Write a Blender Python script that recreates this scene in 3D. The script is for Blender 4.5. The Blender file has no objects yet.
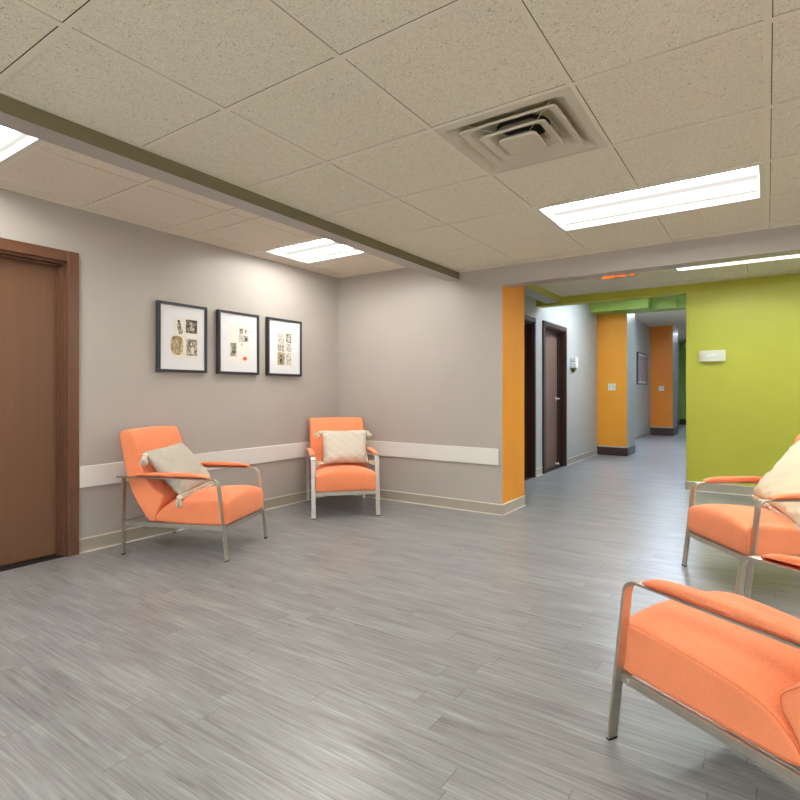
import bpy, bmesh, math, random
from mathutils import Matrix, Vector
random.seed(7)
PI = math.pi
SC = bpy.context.scene
COL = SC.collection

# ------------------------------------------------------------------ camera
cam_d = bpy.data.cameras.new('camera')
cam = bpy.data.objects.new('camera', cam_d)
COL.objects.link(cam)
CAM_H = 1.122
cam.location = (0, 0, CAM_H)
cam.rotation_euler = (PI/2, 0, math.radians(34.307))
cam_d.sensor_width = 36
cam_d.lens = 36*538.3/800
cam_d.shift_y = -0.00925
cam_d.clip_start = .05
SC.camera = cam

# ------------------------------------------------------------------ world, exposure
w = bpy.data.worlds.new('world'); SC.world = w
w.use_nodes = True
# overcast sky above, brighter lower half added to light the ceilings
_nt = w.node_tree
_tc = _nt.nodes.new('ShaderNodeTexCoord'); _sp = _nt.nodes.new('ShaderNodeSeparateXYZ'); _rp = _nt.nodes.new('ShaderNodeValToRGB')
_nt.links.new(_tc.outputs['Generated'], _sp.inputs[0])
_ad = _nt.nodes.new('ShaderNodeMath'); _ad.operation = 'MULTIPLY_ADD'; _ad.inputs[1].default_value = .5; _ad.inputs[2].default_value = .5
_nt.links.new(_sp.outputs[2], _ad.inputs[0]); _nt.links.new(_ad.outputs[0], _rp.inputs[0])
_rp.color_ramp.elements[0].position = .47; _rp.color_ramp.elements[0].color = (1, .97, .92, 1)
_rp.color_ramp.elements[1].position = .52; _rp.color_ramp.elements[1].color = (.36, .40, .46, 1)
_nt.links.new(_rp.outputs[0], w.node_tree.nodes['Background'].inputs[0])
w.node_tree.nodes['Background'].inputs[1].default_value = 2.3
SC.view_settings.view_transform = 'Standard'
SC.view_settings.look = 'None'
SC.view_settings.gamma = 1
SC.view_settings.exposure = 0.46
LAMP = 37.0            # brightness of the fluorescent tubes
LAMP_PASSAGE = 36.0
LAMP_HALL = 125.0
# sky portals in the added fill windows behind and right of the viewer
for px_, py_, rz_, wd_ in ((2.64, -1.2, PI/2, 2.4), (-2.15, -2.99, 0, 2.5), (.8, -2.99, 0, 2.6)):
    ld = bpy.data.lights.new('sky_portal', 'AREA'); ld.shape = 'RECTANGLE'; ld.size = wd_; ld.size_y = 1.93
    ld.cycles.is_portal = True
    lo_ = bpy.data.objects.new('sky_portal', ld); COL.objects.link(lo_)
    lo_.location = (px_, py_, 1.085)
    lo_.rotation_euler = (PI/2, 0, rz_) if rz_ else (-PI/2, 0, 0)
try:
    SC.cycles.max_bounces = 10
    SC.cycles.diffuse_bounces = 7
    SC.cycles.glossy_bounces = 4
    SC.cycles.use_denoising = True
    SC.cycles.sample_clamp_indirect = 6
except Exception:
    pass


# ------------------------------------------------------------------ materials
def lin(c):
    out = []
    for v in c[:3]:
        v = v/255
        out.append(v/12.92 if v <= .04045 else ((v+.055)/1.055)**2.4)
    return (*out, 1)


def mat(name):
    m = bpy.data.materials.new(name); m.use_nodes = True
    return m, m.node_tree, m.node_tree.nodes, m.node_tree.links, m.node_tree.nodes['Principled BSDF']


def node(nt, t, **kw):
    n = nt.nodes.new(t)
    ins = kw.pop('ins', {})
    for k, v in kw.items():
        setattr(n, k, v)
    for k, v in ins.items():
        n.inputs[k].default_value = v
    return n


def math_n(nt, op, a, b=None, c=None):
    n = nt.nodes.new('ShaderNodeMath'); n.operation = op
    for i, v in enumerate((a, b, c)):
        if v is None:
            continue
        if isinstance(v, (int, float)):
            n.inputs[i].default_value = v
        else:
            nt.links.new(v, n.inputs[i])
    return n.outputs[0]


def ramp(nt, fac, stops):
    r = nt.nodes.new('ShaderNodeValToRGB')
    el = r.color_ramp.elements
    while len(el) < len(stops):
        el.new(.5)
    for e, (p, c) in zip(el, stops):
        e.position = p; e.color = c
    nt.links.new(fac, r.inputs[0])
    return r.outputs[0]


def plain(name, rgb, rough=.5, metal=0., spec=.5, vary=.04, scale=3., bump=0., bscale=200., sheen=0.):
    """one paint / plastic / fabric with a little procedural variation"""
    m, nt, N, L, B = mat(name)
    B.inputs['Roughness'].default_value = rough
    B.inputs['Metallic'].default_value = metal
    B.inputs['Specular IOR Level'].default_value = spec
    if sheen:
        B.inputs['Sheen Weight'].default_value = sheen
        B.inputs['Sheen Roughness'].default_value = .5
    co = node(nt, 'ShaderNodeTexCoord')
    nz = node(nt, 'ShaderNodeTexNoise', ins={'Scale': scale, 'Detail': 3.})
    L.new(co.outputs['Object'], nz.inputs['Vector'])
    c = lin(rgb)
    lo = tuple(v*(1-vary) for v in c[:3])+(1,)
    hi = tuple(min(1, v*(1+vary)) for v in c[:3])+(1,)
    L.new(ramp(nt, nz.outputs['Fac'], [(.3, lo), (.7, hi)]), B.inputs['Base Color'])
    if bump:
        nb = node(nt, 'ShaderNodeTexNoise', ins={'Scale': bscale, 'Detail': 2.})
        L.new(co.outputs['Object'], nb.inputs['Vector'])
        bp = node(nt, 'ShaderNodeBump', ins={'Strength': bump, 'Distance': .002})
        L.new(nb.outputs['Fac'], bp.inputs['Height'])
        L.new(bp.outputs['Normal'], B.inputs['Normal'])
    return m


def floor_material():
    m, nt, N, L, B = mat('grey_vinyl_plank')
    co = node(nt, 'ShaderNodeTexCoord')
    sp = node(nt, 'ShaderNodeSeparateXYZ')
    L.new(co.outputs['Object'], sp.inputs[0])
    X, Y = sp.outputs[0], sp.outputs[1]
    W_, L_ = .102, .92
    ry = math_n(nt, 'DIVIDE', Y, W_)
    row = math_n(nt, 'FLOOR', ry)
    wn = node(nt, 'ShaderNodeTexWhiteNoise', noise_dimensions='1D')
    L.new(row, wn.inputs['W'])
    off = math_n(nt, 'MULTIPLY', wn.outputs['Value'], 7.3)
    rx = math_n(nt, 'ADD', math_n(nt, 'DIVIDE', X, L_), off)
    colm = math_n(nt, 'FLOOR', rx)
    cid = math_n(nt, 'ADD', math_n(nt, 'MULTIPLY', row, 17.13), math_n(nt, 'MULTIPLY', colm, 5.77))
    wp = node(nt, 'ShaderNodeTexWhiteNoise', noise_dimensions='1D')
    L.new(cid, wp.inputs['W'])
    # grain streaks along the plank
    cmb = node(nt, 'ShaderNodeCombineXYZ')
    L.new(math_n(nt, 'ADD', math_n(nt, 'MULTIPLY', X, 3.4), math_n(nt, 'MULTIPLY', wp.outputs['Value'], 30)), cmb.inputs[0])
    L.new(math_n(nt, 'MULTIPLY', Y, 88), cmb.inputs[1])
    L.new(wp.outputs['Value'], cmb.inputs[2])
    n1 = node(nt, 'ShaderNodeTexNoise', ins={'Scale': 1., 'Detail': 5., 'Roughness': .62, 'Distortion': .25})
    L.new(cmb.outputs[0], n1.inputs['Vector'])
    cm2 = node(nt, 'ShaderNodeCombineXYZ')
    L.new(math_n(nt, 'MULTIPLY', X, 5.), cm2.inputs[0])
    L.new(math_n(nt, 'MULTIPLY', Y, 190), cm2.inputs[1])
    n2 = node(nt, 'ShaderNodeTexNoise', ins={'Scale': 1., 'Detail': 3., 'Roughness': .6})
    L.new(cm2.outputs[0], n2.inputs['Vector'])
    cm3 = node(nt, 'ShaderNodeCombineXYZ')
    L.new(math_n(nt, 'ADD', math_n(nt, 'MULTIPLY', X, 2.6), math_n(nt, 'MULTIPLY', wp.outputs['Value'], 9)), cm3.inputs[0])
    L.new(math_n(nt, 'MULTIPLY', Y, 11), cm3.inputs[1])
    n3 = node(nt, 'ShaderNodeTexNoise', ins={'Scale': 1., 'Detail': 4., 'Roughness': .55})
    L.new(cm3.outputs[0], n3.inputs['Vector'])
    f = math_n(nt, 'ADD', math_n(nt, 'MULTIPLY', n1.outputs['Fac'], .48),
               math_n(nt, 'ADD', math_n(nt, 'MULTIPLY', n2.outputs['Fac'], .25),
                      math_n(nt, 'ADD', math_n(nt, 'MULTIPLY', n3.outputs['Fac'], .27),
                             math_n(nt, 'MULTIPLY', math_n(nt, 'SUBTRACT', wp.outputs['Value'], .5), .045))))
    c = ramp(nt, f, [(.28, lin((74, 74, 74))), (.42, lin((117, 118, 119))), (.54, lin((139, 141, 142))), (.72, lin((172, 175, 176)))])
    cm4 = node(nt, 'ShaderNodeCombineXYZ')
    L.new(math_n(nt, 'MULTIPLY', X, 6.), cm4.inputs[0]); L.new(math_n(nt, 'MULTIPLY', Y, 24), cm4.inputs[1]); L.new(row, cm4.inputs[2])
    n4 = node(nt, 'ShaderNodeTexNoise', ins={'Scale': 1., 'Detail': 2.})
    L.new(cm4.outputs[0], n4.inputs['Vector'])
    knot = ramp(nt, n4.outputs['Fac'], [(.66, (1, 1, 1, 1)), (.80, (.62, .60, .60, 1))])
    mk = node(nt, 'ShaderNodeMix', data_type='RGBA', blend_type='MULTIPLY'); mk.inputs[0].default_value = 1
    L.new(c, mk.inputs[6]); L.new(knot, mk.inputs[7]); c = mk.outputs[2]
    # seams
    fy = math_n(nt, 'FRACT', ry); fx = math_n(nt, 'FRACT', rx)
    sy = math_n(nt, 'LESS_THAN', math_n(nt, 'ABSOLUTE', math_n(nt, 'SUBTRACT', fy, .5)), .487)
    sx = math_n(nt, 'LESS_THAN', math_n(nt, 'ABSOLUTE', math_n(nt, 'SUBTRACT', fx, .5)), .4985)
    s = math_n(nt, 'MULTIPLY', math_n(nt, 'ADD', math_n(nt, 'MULTIPLY', sy, .06), .94), math_n(nt, 'ADD', math_n(nt, 'MULTIPLY', sx, .45), .55))
    mx = node(nt, 'ShaderNodeMix', data_type='RGBA', blend_type='MULTIPLY')
    mx.inputs[0].default_value = 1
    L.new(c, mx.inputs[6])
    cc = node(nt, 'ShaderNodeCombineColor')
    for i in range(3):
        L.new(s, cc.inputs[i])
    L.new(cc.outputs[0], mx.inputs[7])
    L.new(mx.outputs[2], B.inputs['Base Color'])
    L.new(math_n(nt, 'ADD', math_n(nt, 'MULTIPLY', n1.outputs['Fac'], .16), .24), B.inputs['Roughness'])
    B.inputs['Specular IOR Level'].default_value = .55
    bp = node(nt, 'ShaderNodeBump', ins={'Strength': .18, 'Distance': .0015})
    L.new(math_n(nt, 'ADD', f, math_n(nt, 'MULTIPLY', s, .6)), bp.inputs['Height'])
    L.new(bp.outputs['Normal'], B.inputs['Normal'])
    return m


def tile_material(name, rgb):
    m, nt, N, L, B = mat(name)
    co = node(nt, 'ShaderNodeTexCoord')
    v1 = node(nt, 'ShaderNodeTexVoronoi', ins={'Scale': 95., 'Randomness': 1.})
    v2 = node(nt, 'ShaderNodeTexNoise', ins={'Scale': 150., 'Detail': 3.})
    v3 = node(nt, 'ShaderNodeTexNoise', ins={'Scale': 35., 'Detail': 2.})
    for v in (v1, v2, v3):
        L.new(co.outputs['Object'], v.inputs['Vector'])
    hole = math_n(nt, 'LESS_THAN', v1.outputs['Distance'], math_n(nt, 'ADD', .02, math_n(nt, 'MULTIPLY', math_n(nt, 'SUBTRACT', v3.outputs['Fac'], .36), .9)))
    c = lin(rgb)
    base = ramp(nt, v2.outputs['Fac'], [(.3, tuple(v*.80 for v in c[:3])+(1,)), (.65, c)])
    mx = node(nt, 'ShaderNodeMix', data_type='RGBA')
    L.new(math_n(nt, 'MULTIPLY', hole, .52), mx.inputs[0])
    L.new(base, mx.inputs[6])
    mx.inputs[7].default_value = tuple(v*.25 for v in c[:3])+(1,)
    L.new(mx.outputs[2], B.inputs['Base Color'])
    B.inputs['Roughness'].default_value = .9
    B.inputs['Specular IOR Level'].default_value = .2
    bp = node(nt, 'ShaderNodeBump', ins={'Strength': .35, 'Distance': .002})
    L.new(v2.outputs['Fac'], bp.inputs['Height'])
    L.new(bp.outputs['Normal'], B.inputs['Normal'])
    return m


def wood_material(name, dark, light, rough=.4, axis=2):
    m, nt, N, L, B = mat(name)
    co = node(nt, 'ShaderNodeTexCoord')
    mp = node(nt, 'ShaderNodeMapping')
    sc = [26., 26., 26.]; sc[axis] = .8
    mp.inputs['Scale'].default_value = sc
    L.new(co.outputs['Object'], mp.inputs[0])
    nz = node(nt, 'ShaderNodeTexNoise', ins={'Scale': 1., 'Detail': 4., 'Roughness': .6, 'Distortion': .3})
    L.new(mp.outputs[0], nz.inputs['Vector'])
    L.new(ramp(nt, nz.outputs['Fac'], [(.3, lin(dark)), (.7, lin(light))]), B.inputs['Base Color'])
    B.inputs['Roughness'].default_value = rough
    return m


def fabric_material(name, rgb, vary=.12, scale=260.):
    m, nt, N, L, B = mat(name)
    co = node(nt, 'ShaderNodeTexCoord')
    n1 = node(nt, 'ShaderNodeTexNoise', ins={'Scale': scale, 'Detail': 3., 'Roughness': .7})
    n2 = node(nt, 'ShaderNodeTexNoise', ins={'Scale': 9., 'Detail': 3.})
    mp = node(nt, 'ShaderNodeMapping'); mp.inputs['Scale'].default_value = (1, .35, 1)
    L.new(co.outputs['Object'], mp.inputs[0]); L.new(mp.outputs[0], n1.inputs['Vector'])
    L.new(co.outputs['Object'], n2.inputs['Vector'])
    f = math_n(nt, 'ADD', math_n(nt, 'MULTIPLY', n1.outputs['Fac'], .75), math_n(nt, 'MULTIPLY', n2.outputs['Fac'], .25))
    c = lin(rgb)
    L.new(ramp(nt, f, [(.34, tuple(v*(1-vary) for v in c[:3])+(1,)), (.66, tuple(min(1, v*(1+vary)) for v in c[:3])+(1,))]), B.inputs['Base Color'])
    B.inputs['Roughness'].default_value = .8
    B.inputs['Specular IOR Level'].default_value = .25
    B.inputs['Sheen Weight'].default_value = .15
    bp = node(nt, 'ShaderNodeBump', ins={'Strength': .35, 'Distance': .0012})
    L.new(n1.outputs['Fac'], bp.inputs['Height'])
    L.new(bp.outputs['Normal'], B.inputs['Normal'])
    return m


def lens_material(name, strength, rgb, axis='Y', half=.27, lo=.62):
    """prismatic lamp lens: two tubes glow brighter than the lens between them"""
    m, nt, N, L, B = mat(name)
    nt.nodes.remove(B)
    em = node(nt, 'ShaderNodeEmission')
    L.new(em.outputs[0], nt.nodes['Material Output'].inputs[0])
    co = node(nt, 'ShaderNodeTexCoord')
    sp = node(nt, 'ShaderNodeSeparateXYZ'); L.new(co.outputs['Object'], sp.inputs[0])
    v = math_n(nt, 'DIVIDE', math_n(nt, 'ABSOLUTE', sp.outputs[axis]), half)
    d = math_n(nt, 'DIVIDE', math_n(nt, 'ABSOLUTE', math_n(nt, 'SUBTRACT', v, .5)), .45)
    p = math_n(nt, 'MAXIMUM', math_n(nt, 'SUBTRACT', 1.0, math_n(nt, 'MULTIPLY', d, d)), 0)
    s = math_n(nt, 'ADD', lo, math_n(nt, 'MULTIPLY', math_n(nt, 'POWER', p, 5.), strength))
    L.new(s, em.inputs['Strength'])
    em.inputs['Color'].default_value = lin(rgb)
    return m


def emit(name, rgb, s):
    m, nt, N, L, B = mat(name)
    B.inputs['Base Color'].default_value = lin(rgb)
    B.inputs['Emission Color'].default_value = lin(rgb)
    B.inputs['Emission Strength'].default_value = s
    return m


def print_material(name, paper, ink, scale, thr, seed):
    m, nt, N, L, B = mat(name)
    co = node(nt, 'ShaderNodeTexCoord')
    mp = node(nt, 'ShaderNodeMapping'); mp.inputs['Location'].default_value = (seed*3.1, seed*1.7, seed)
    L.new(co.outputs['Object'], mp.inputs[0])
    nz = node(nt, 'ShaderNodeTexNoise', ins={'Scale': scale, 'Detail': 4., 'Roughness': .65, 'Distortion': .6})
    L.new(mp.outputs[0], nz.inputs['Vector'])
    mid = tuple((a+b)/2 for a, b in zip(paper, ink))
    L.new(ramp(nt, nz.outputs['Fac'], [(thr-.12, lin(ink)), (thr, lin(mid)), (thr+.1, lin(paper))]), B.inputs['Base Color'])
    B.inputs['Roughness'].default_value = .4
    return m


M = {}
M['wall'] = plain('greige_wall_paint', (176, 171, 165), .42, vary=.02, bump=.12, bscale=160)
M['hall_wall'] = plain('cool_grey_wall_paint', (178, 180, 174), .4, vary=.03, bump=.1, bscale=160)
M['green'] = plain('lime_green_wall_paint', (180, 180, 60), .45, vary=.03, bump=.1, bscale=160)
M['olive'] = plain('dark_olive', (120, 112, 84), .5, vary=.03)
M['green_dark'] = plain('leaf_green_paint', (140, 170, 74), .5, vary=.04)
M['orange_wall'] = plain('amber_orange_wall_paint', (228, 152, 40), .45, vary=.03, bump=.1, bscale=160)
M['orange_wall2'] = plain('deep_orange_wall_paint', (226, 130, 30), .45, vary=.04, bump=.1, bscale=160)
M['guard'] = plain('off_white_vinyl_guard', (224, 223, 219), .38, vary=.01)
M['base'] = plain('warm_grey_baseboard_vinyl', (168, 162, 148), .38, vary=.03)
M['base_line'] = plain('white_caulk_and_highlight', (222, 218, 206), .6, vary=.02)
M['base_dark'] = plain('dark_brown_vinyl_base', (62, 40, 36), .3, vary=.05)
M['tile'] = tile_material('fissured_ceiling_tile', (240, 235, 214))
M['tile_smooth'] = tile_material('pale_ceiling_tile', (240, 232, 216))
M['grid'] = plain('ceiling_grid_enamel', (232, 226, 206), .5, vary=.02)
M['plenum'] = plain('dark_plenum', (40, 36, 30), .9)
M['floor'] = floor_material()
M['door'] = wood_material('brown_laminate_door', (106, 74, 52), (112, 79, 57), .36)
M['door_frame'] = plain('brown_enamel_frame', (104, 70, 52), .32, vary=.04)
M['door_hall'] = wood_material('dark_umber_door', (104, 80, 68), (118, 92, 78), .4)
M['frame_hall'] = plain('dark_umber_frame', (56, 34, 30), .35, vary=.05)
M['black'] = plain('black_rubber', (22, 20, 20), .6)
M['steel'] = plain('brushed_steel', (206, 202, 192), .32, metal=1., vary=.06, scale=30)
M['fabric'] = fabric_material('orange_woven_fabric', (244, 146, 102))
M['seam'] = fabric_material('orange_seam_cord', (224, 122, 76))
M['lamp_frame'] = plain('white_lamp_enamel', (222, 220, 208), .4, vary=.01)
M['vent'] = plain('cream_vent_enamel', (206, 200, 180), .45, vary=.03)
M['vent_throat'] = plain('grey_duct_throat', (206, 196, 170), .6, vary=.3, scale=9)
M['duct'] = plain('dark_duct', (20, 18, 18), .7)
M['copper'] = plain('copper_damper', (150, 92, 40), .45, metal=.4)
M['frame_black'] = plain('charcoal_picture_frame', (50, 54, 62), .32, vary=.04)
M['mat_board'] = plain('white_mat_board', (222, 225, 228), .5, vary=.01)
M['paper'] = plain('aged_cream_paper', (226, 223, 212), .6, vary=.04, scale=20)
M['paper_white'] = plain('white_paper', (228, 226, 218), .6, vary=.02, scale=20)
M['plastic'] = plain('ivory_plastic', (214, 214, 196), .4, vary=.01)
M['plastic_white'] = plain('white_plastic', (228, 230, 226), .35, vary=.01)
M['amber'] = plain('amber_tray', (96, 82, 34), .35)
M['pillow_grey'] = fabric_material('grey_linen', (186, 180, 168), .06, 300)
M['pillow_pale'] = fabric_material('pale_grey_linen', (206, 200, 186), .05, 300)
M['pillow_cream'] = fabric_material('cream_cotton', (222, 216, 190), .06, 200)
M['yarn'] = fabric_material('cream_yarn', (232, 222, 202), .12, 500)
M['lens'] = lens_material('lamp_lens', LAMP, (255, 250, 242))
M['lens_passage'] = lens_material('lamp_lens_passage', LAMP_PASSAGE, (240, 250, 246))
M['lens_alcove'] = lens_material('lamp_lens_alcove', LAMP*.86, (255, 250, 242))
M['lens_mouth_fill'] = lens_material('fill_lens_mouth', 90., (226, 238, 255), axis='X')
M['lens_hall'] = lens_material('lamp_lens_hall', LAMP_HALL, (214, 232, 255), axis='X')
M['exit'] = emit('exit_letter_glow', (255, 92, 20), 1.6)
M['exit_plate'] = plain('pale_sign_plate', (188, 196, 168), .3)


# ------------------------------------------------------------------ mesh helpers
class MB:
    def __init__(s):
        s.v = []; s.f = []; s.mi = []; s.sm = []

    def add(s, vs, fs, mi=0, smooth=False):
        o = len(s.v)
        s.v += [tuple(v) for v in vs]
        for f in fs:
            s.f.append([o+i for i in f]); s.mi.append(mi); s.sm.append(smooth)

    def box(s, x0, x1, y0, y1, z0, z1, mi=0):
        vs = [(x, y, z) for x in (x0, x1) for y in (y0, y1) for z in (z0, z1)]
        s.add(vs, [(0, 1, 3, 2), (4, 6, 7, 5), (0, 4, 5, 1), (2, 3, 7, 6), (0, 2, 6, 4), (1, 5, 7, 3)], mi)

    def bbox(s, x0, x1, y0, y1, z0, z1, b=.003, mi=0):
        """box with chamfered edges"""
        bm = bmesh.new()
        bmesh.ops.create_cube(bm, size=1)
        for v in bm.verts:
            v.co = Vector(((x0+x1)/2+v.co.x*(x1-x0), (y0+y1)/2+v.co.y*(y1-y0), (z0+z1)/2+v.co.z*(z1-z0)))
        bmesh.ops.bevel(bm, geom=list(bm.edges), offset=b, segments=2, affect='EDGES', profile=.5)
        bm.verts.index_update()
        s.add([v.co[:] for v in bm.verts], [[v.index for v in f.verts] for f in bm.faces], mi)
        bm.free()

    def tube(s, pts, r, n=8, mi=0, cap=True):
        pts = [Vector(p) for p in pts]
        rings = []
        for i, p in enumerate(pts):
            t = (pts[min(i+1, len(pts)-1)]-pts[max(i-1, 0)]).normalized()
            a = Vector((0, 0, 1)) if abs(t.z) < .9 else Vector((1, 0, 0))
            u = t.cross(a).normalized(); w_ = t.cross(u)
            rr = r[i] if isinstance(r, (list, tuple)) else r
            rings.append([p+u*rr*math.cos(2*PI*k/n)+w_*rr*math.sin(2*PI*k/n) for k in range(n)])
        s.loft(rings, mi, True, cap)

    def loft(s, rings, mi=0, smooth=True, cap=True, closed=True):
        n = len(rings[0]); vs = [v for r in rings for v in r]; fs = []
        for i in range(len(rings)-1):
            for k in range(n if closed else n-1):
                k2 = (k+1) % n
                fs.append((i*n+k, i*n+k2, (i+1)*n+k2, (i+1)*n+k))
        s.add(vs, fs, mi, smooth)
        if cap:
            s.add(rings[0], [list(range(n))[::-1]], mi)
            s.add(rings[-1], [list(range(n))], mi)

    def build(s, name, mats, parent=None, loc=None, kind=None, weld=True):
        me = bpy.data.meshes.new(name)
        me.from_pydata(s.v, [], s.f)
        if not isinstance(mats, (list, tuple)):
            mats = [mats]
        for m in mats:
            me.materials.append(M[m])
        for p, i, sm in zip(me.polygons, s.mi, s.sm):
            p.material_index = i; p.use_smooth = sm
        bm = bmesh.new(); bm.from_mesh(me)
        if weld:
            bmesh.ops.remove_doubles(bm, verts=bm.verts, dist=1e-5)
        bmesh.ops.recalc_face_normals(bm, faces=bm.faces)
        bm.to_mesh(me); bm.free()
        o = bpy.data.objects.new(name, me)
        COL.objects.link(o)
        if parent:
            o.parent = parent
        if loc:
            o.location = loc
        if kind:
            o['kind'] = kind
        return o


def thing(name, label, cat, loc=(0, 0, 0), rz=0, group=None):
    o = bpy.data.objects.new(name, None)
    COL.objects.link(o)
    o.empty_display_size = .1
    o.location = loc; o.rotation_euler = (0, 0, rz)
    o['label'] = label; o['category'] = cat
    if group:
        o['group'] = group
    return o


def struct_empty(name, label, cat, loc=(0, 0, 0), rz=0):
    o = thing(name, label, cat, loc, rz); o['kind'] = 'structure'
    return o


def st(o, label, cat):
    o['kind'] = 'structure'; o['label'] = label; o['category'] = cat
    return o


def smooth_closed(pts, it=3):
    for _ in range(it):
        out = []
        for i in range(len(pts)):
            a, b = pts[i], pts[(i+1) % len(pts)]
            out.append((.75*a[0]+.25*b[0], .75*a[1]+.25*b[1]))
            out.append((.25*a[0]+.75*b[0], .25*a[1]+.75*b[1]))
        pts = out
    return pts


def inset(pts, d):
    n = len(pts); out = []
    area = sum(pts[i][0]*pts[(i+1) % n][1]-pts[(i+1) % n][0]*pts[i][1] for i in range(n))
    sg = 1 if area > 0 else -1
    for i in range(n):
        a, b = pts[i-1], pts[(i+1) % n]
        tx, ty = b[0]-a[0], b[1]-a[1]
        l = math.hypot(tx, ty) or 1
        out.append((pts[i][0]-sg*ty/l*d, pts[i][1]+sg*tx/l*d))
    return out


def cushion(mb, prof, w_, r, crown=.0, it=2, steps=6, mid=11, puff=0.):
    """side profile (x,z) swept across y from -w_ to w_, rounded side edges"""
    pts = smooth_closed(prof, it)
    sts = []
    for k in range(steps):
        th = PI/2*k/steps
        sts.append((-w_+r*(1-math.sin(th)) if False else -(w_-r)-r*math.cos(th), r*(1-math.sin(th))))
    for k in range(mid):
        u = -1+2*k/(mid-1)
        y = (w_-r)*u
        sts.append((y, -crown*(1-u*u)))
    for k in range(steps-1, -1, -1):
        th = PI/2*k/steps
        sts.append(((w_-r)+r*math.cos(th), r*(1-math.sin(th))))
    rings = []
    for y, d in sts:
        q = inset(pts, d)
        k = puff*(1-min(1, abs(y)/w_)**2.6)
        # crown: only the upper half swells, less towards the front lip
        rings.append([(x, y, z+k*max(0, min(1, (z-.29)/.07))*(1 if x < .3 else max(.45, 1-(x-.3)*4))) for x, z in q])
    mb.loft(rings, 0, True, True)
    return pts


# ================================================================== SETTING
XL, YR = -3.967, 4.59          # left wall, rear wall
XC = -2.0                      # corner of the rear wall
XR, YF = 2.65, -3.0            # unseen right and front walls
HM, HA, HP = 2.276, 2.405, 2.372   # ceilings: lounge, alcove, passage
YG = 6.98                      # lime wall across the passage
XH = -2.555                    # left wall of the hallway
XG = -.772                     # left corner of the lime wall
HH = 2.86                      # hallway ceiling

b = MB(); b.box(XL-.3, XR+.3, YF-.3, 22, -.06, 0)
floor = b.build('floor', 'floor'); st(floor, 'grey wood-look vinyl plank floor', 'floor')

# left wall with the recessed doorway
D0, D1, DT = .72, 1.762, 2.02         # clear doorway in the left wall
b = MB()
b.box(XL-.2, XL, YF-.2, D0, 0, 2.9); b.box(XL-.2, XL, D1, YR+.54, 0, 2.9); b.box(XL-.2, XL, D0, D1, DT, 2.9)
b.box(XL-.26, XL-.2, D0-.2, D1+.2, 0, 2.3)
st(b.build('wall_left', 'wall'), 'long greige wall with a brown door and three framed prints', 'wall')
# rear wall: greige face, amber end
b = MB()
b.box(XL, XC, YR, YR+.54, 0, 2.6)
o = b.build('wall_rear', ['wall', 'orange_wall'])
for p in o.data.polygons:
    if p.normal.x > .9 or p.normal.y > .9:
        p.material_index = 1
st(o, 'greige rear wall of the alcove ending in an amber orange return', 'wall')
WR = [(-2.4, .0)]          # added fill-light windows of the right wall (y ranges)
WF = [(-3.4, -.9), (-.5, 2.1)]        # and of the wall behind the viewer (x ranges)
WZ0, WZ1 = .12, 2.05
b = MB(); e = [YF-.2]+[q for p in WR for q in p]+[YG+.2]
for k in range(0, len(e), 2):
    b.box(XR, XR+.2, e[k], e[k+1], 0, 2.9)
for p in WR:
    b.box(XR, XR+.2, p[0], p[1], 0, WZ0); b.box(XR, XR+.2, p[0], p[1], WZ1, 2.9)
st(b.build('wall_right', 'wall'), 'greige wall on the right outside the picture, with added fill-light windows', 'wall')
b = MB(); e = [XL-.2]+[q for p in WF for q in p]+[XR+.2]
for k in range(0, len(e), 2):
    b.box(e[k], e[k+1], YF-.2, YF, 0, 2.9)
for p in WF:
    b.box(p[0], p[1], YF-.2, YF, 0, WZ0); b.box(p[0], p[1], YF-.2, YF, WZ1, 2.9)
st(b.build('wall_front', 'wall'), 'greige wall behind the viewer, with added fill-light windows', 'wall')
wn_ = 0  # framed openings added in the unseen walls to let in fill light
for side, lst in (('r', WR), ('f', WF)):
    for p0_, p1_ in lst:
        wn_ += 1
        L_ = p1_-p0_
        r = struct_empty('window_%d' % wn_, 'added fill-light opening with a dark frame, outside the picture', 'window',
                         (XR+.1, (p0_+p1_)/2, WZ0) if side == 'r' else ((p0_+p1_)/2, YF-.1, WZ0), PI/2 if side == 'r' else 0)
        f = MB(); hz = WZ1-WZ0
        for x0_ in (-L_/2, -.025, L_/2-.05):
            f.box(x0_, x0_+.05, -.03, .03, 0, hz)
        f.box(-L_/2, L_/2, -.03, .03, 0, .05); f.box(-L_/2, L_/2, -.03, .03, hz-.05, hz)
        f.build('window_frame', 'door_frame', r)

# lime wall with its header over the hallway mouth
b = MB()
b.box(XG, XR+.2, YG, YG+.16, 0, 2.9)
st(b.build('wall_green', 'green'), 'lime green wall facing the lounge', 'wall')
b = MB(); b.box(XH-.3, XG, YG, YG+.16, 2.275, 2.9)
st(b.build('trim_1', 'green'), 'lime green header over the hallway mouth', 'beam')

# hallway left wall with two doorways
b = MB()
doors_h = [(5.96, 6.86), (7.28, 8.19)]
ys = [YR+.54, doors_h[0][0], doors_h[0][1], doors_h[1][0], doors_h[1][1], 22]
for y0, y1 in ((ys[0], ys[1]), (ys[2], ys[3]), (ys[4], ys[5])):
    b.box(XH-.2, XH, y0, y1, 0, 3.1)
for y0, y1 in doors_h:
    b.box(XH-.2, XH, y0, y1, 2.05, 3.1)
b.box(XH-.26, XH-.2, 5.6, 8.5, 0, 2.4)
st(b.build('wall_hallway_left', 'hall_wall'), 'cool grey hallway wall with two dark doors', 'wall')
b = MB(); b.box(XG, XG+.12, YG+.16, 22, 0, 3.1)
st(b.build('wall_hallway_right', 'hall_wall'), 'hallway wall hidden behind the lime wall', 'wall')
b = MB(); b.box(XH-.2, XG+.12, 21.2, 21.4, 0, 3.1)
st(b.build('wall_hallway_end', 'green_dark'), 'green wall closing the far end of the hallway', 'wall')

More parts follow.
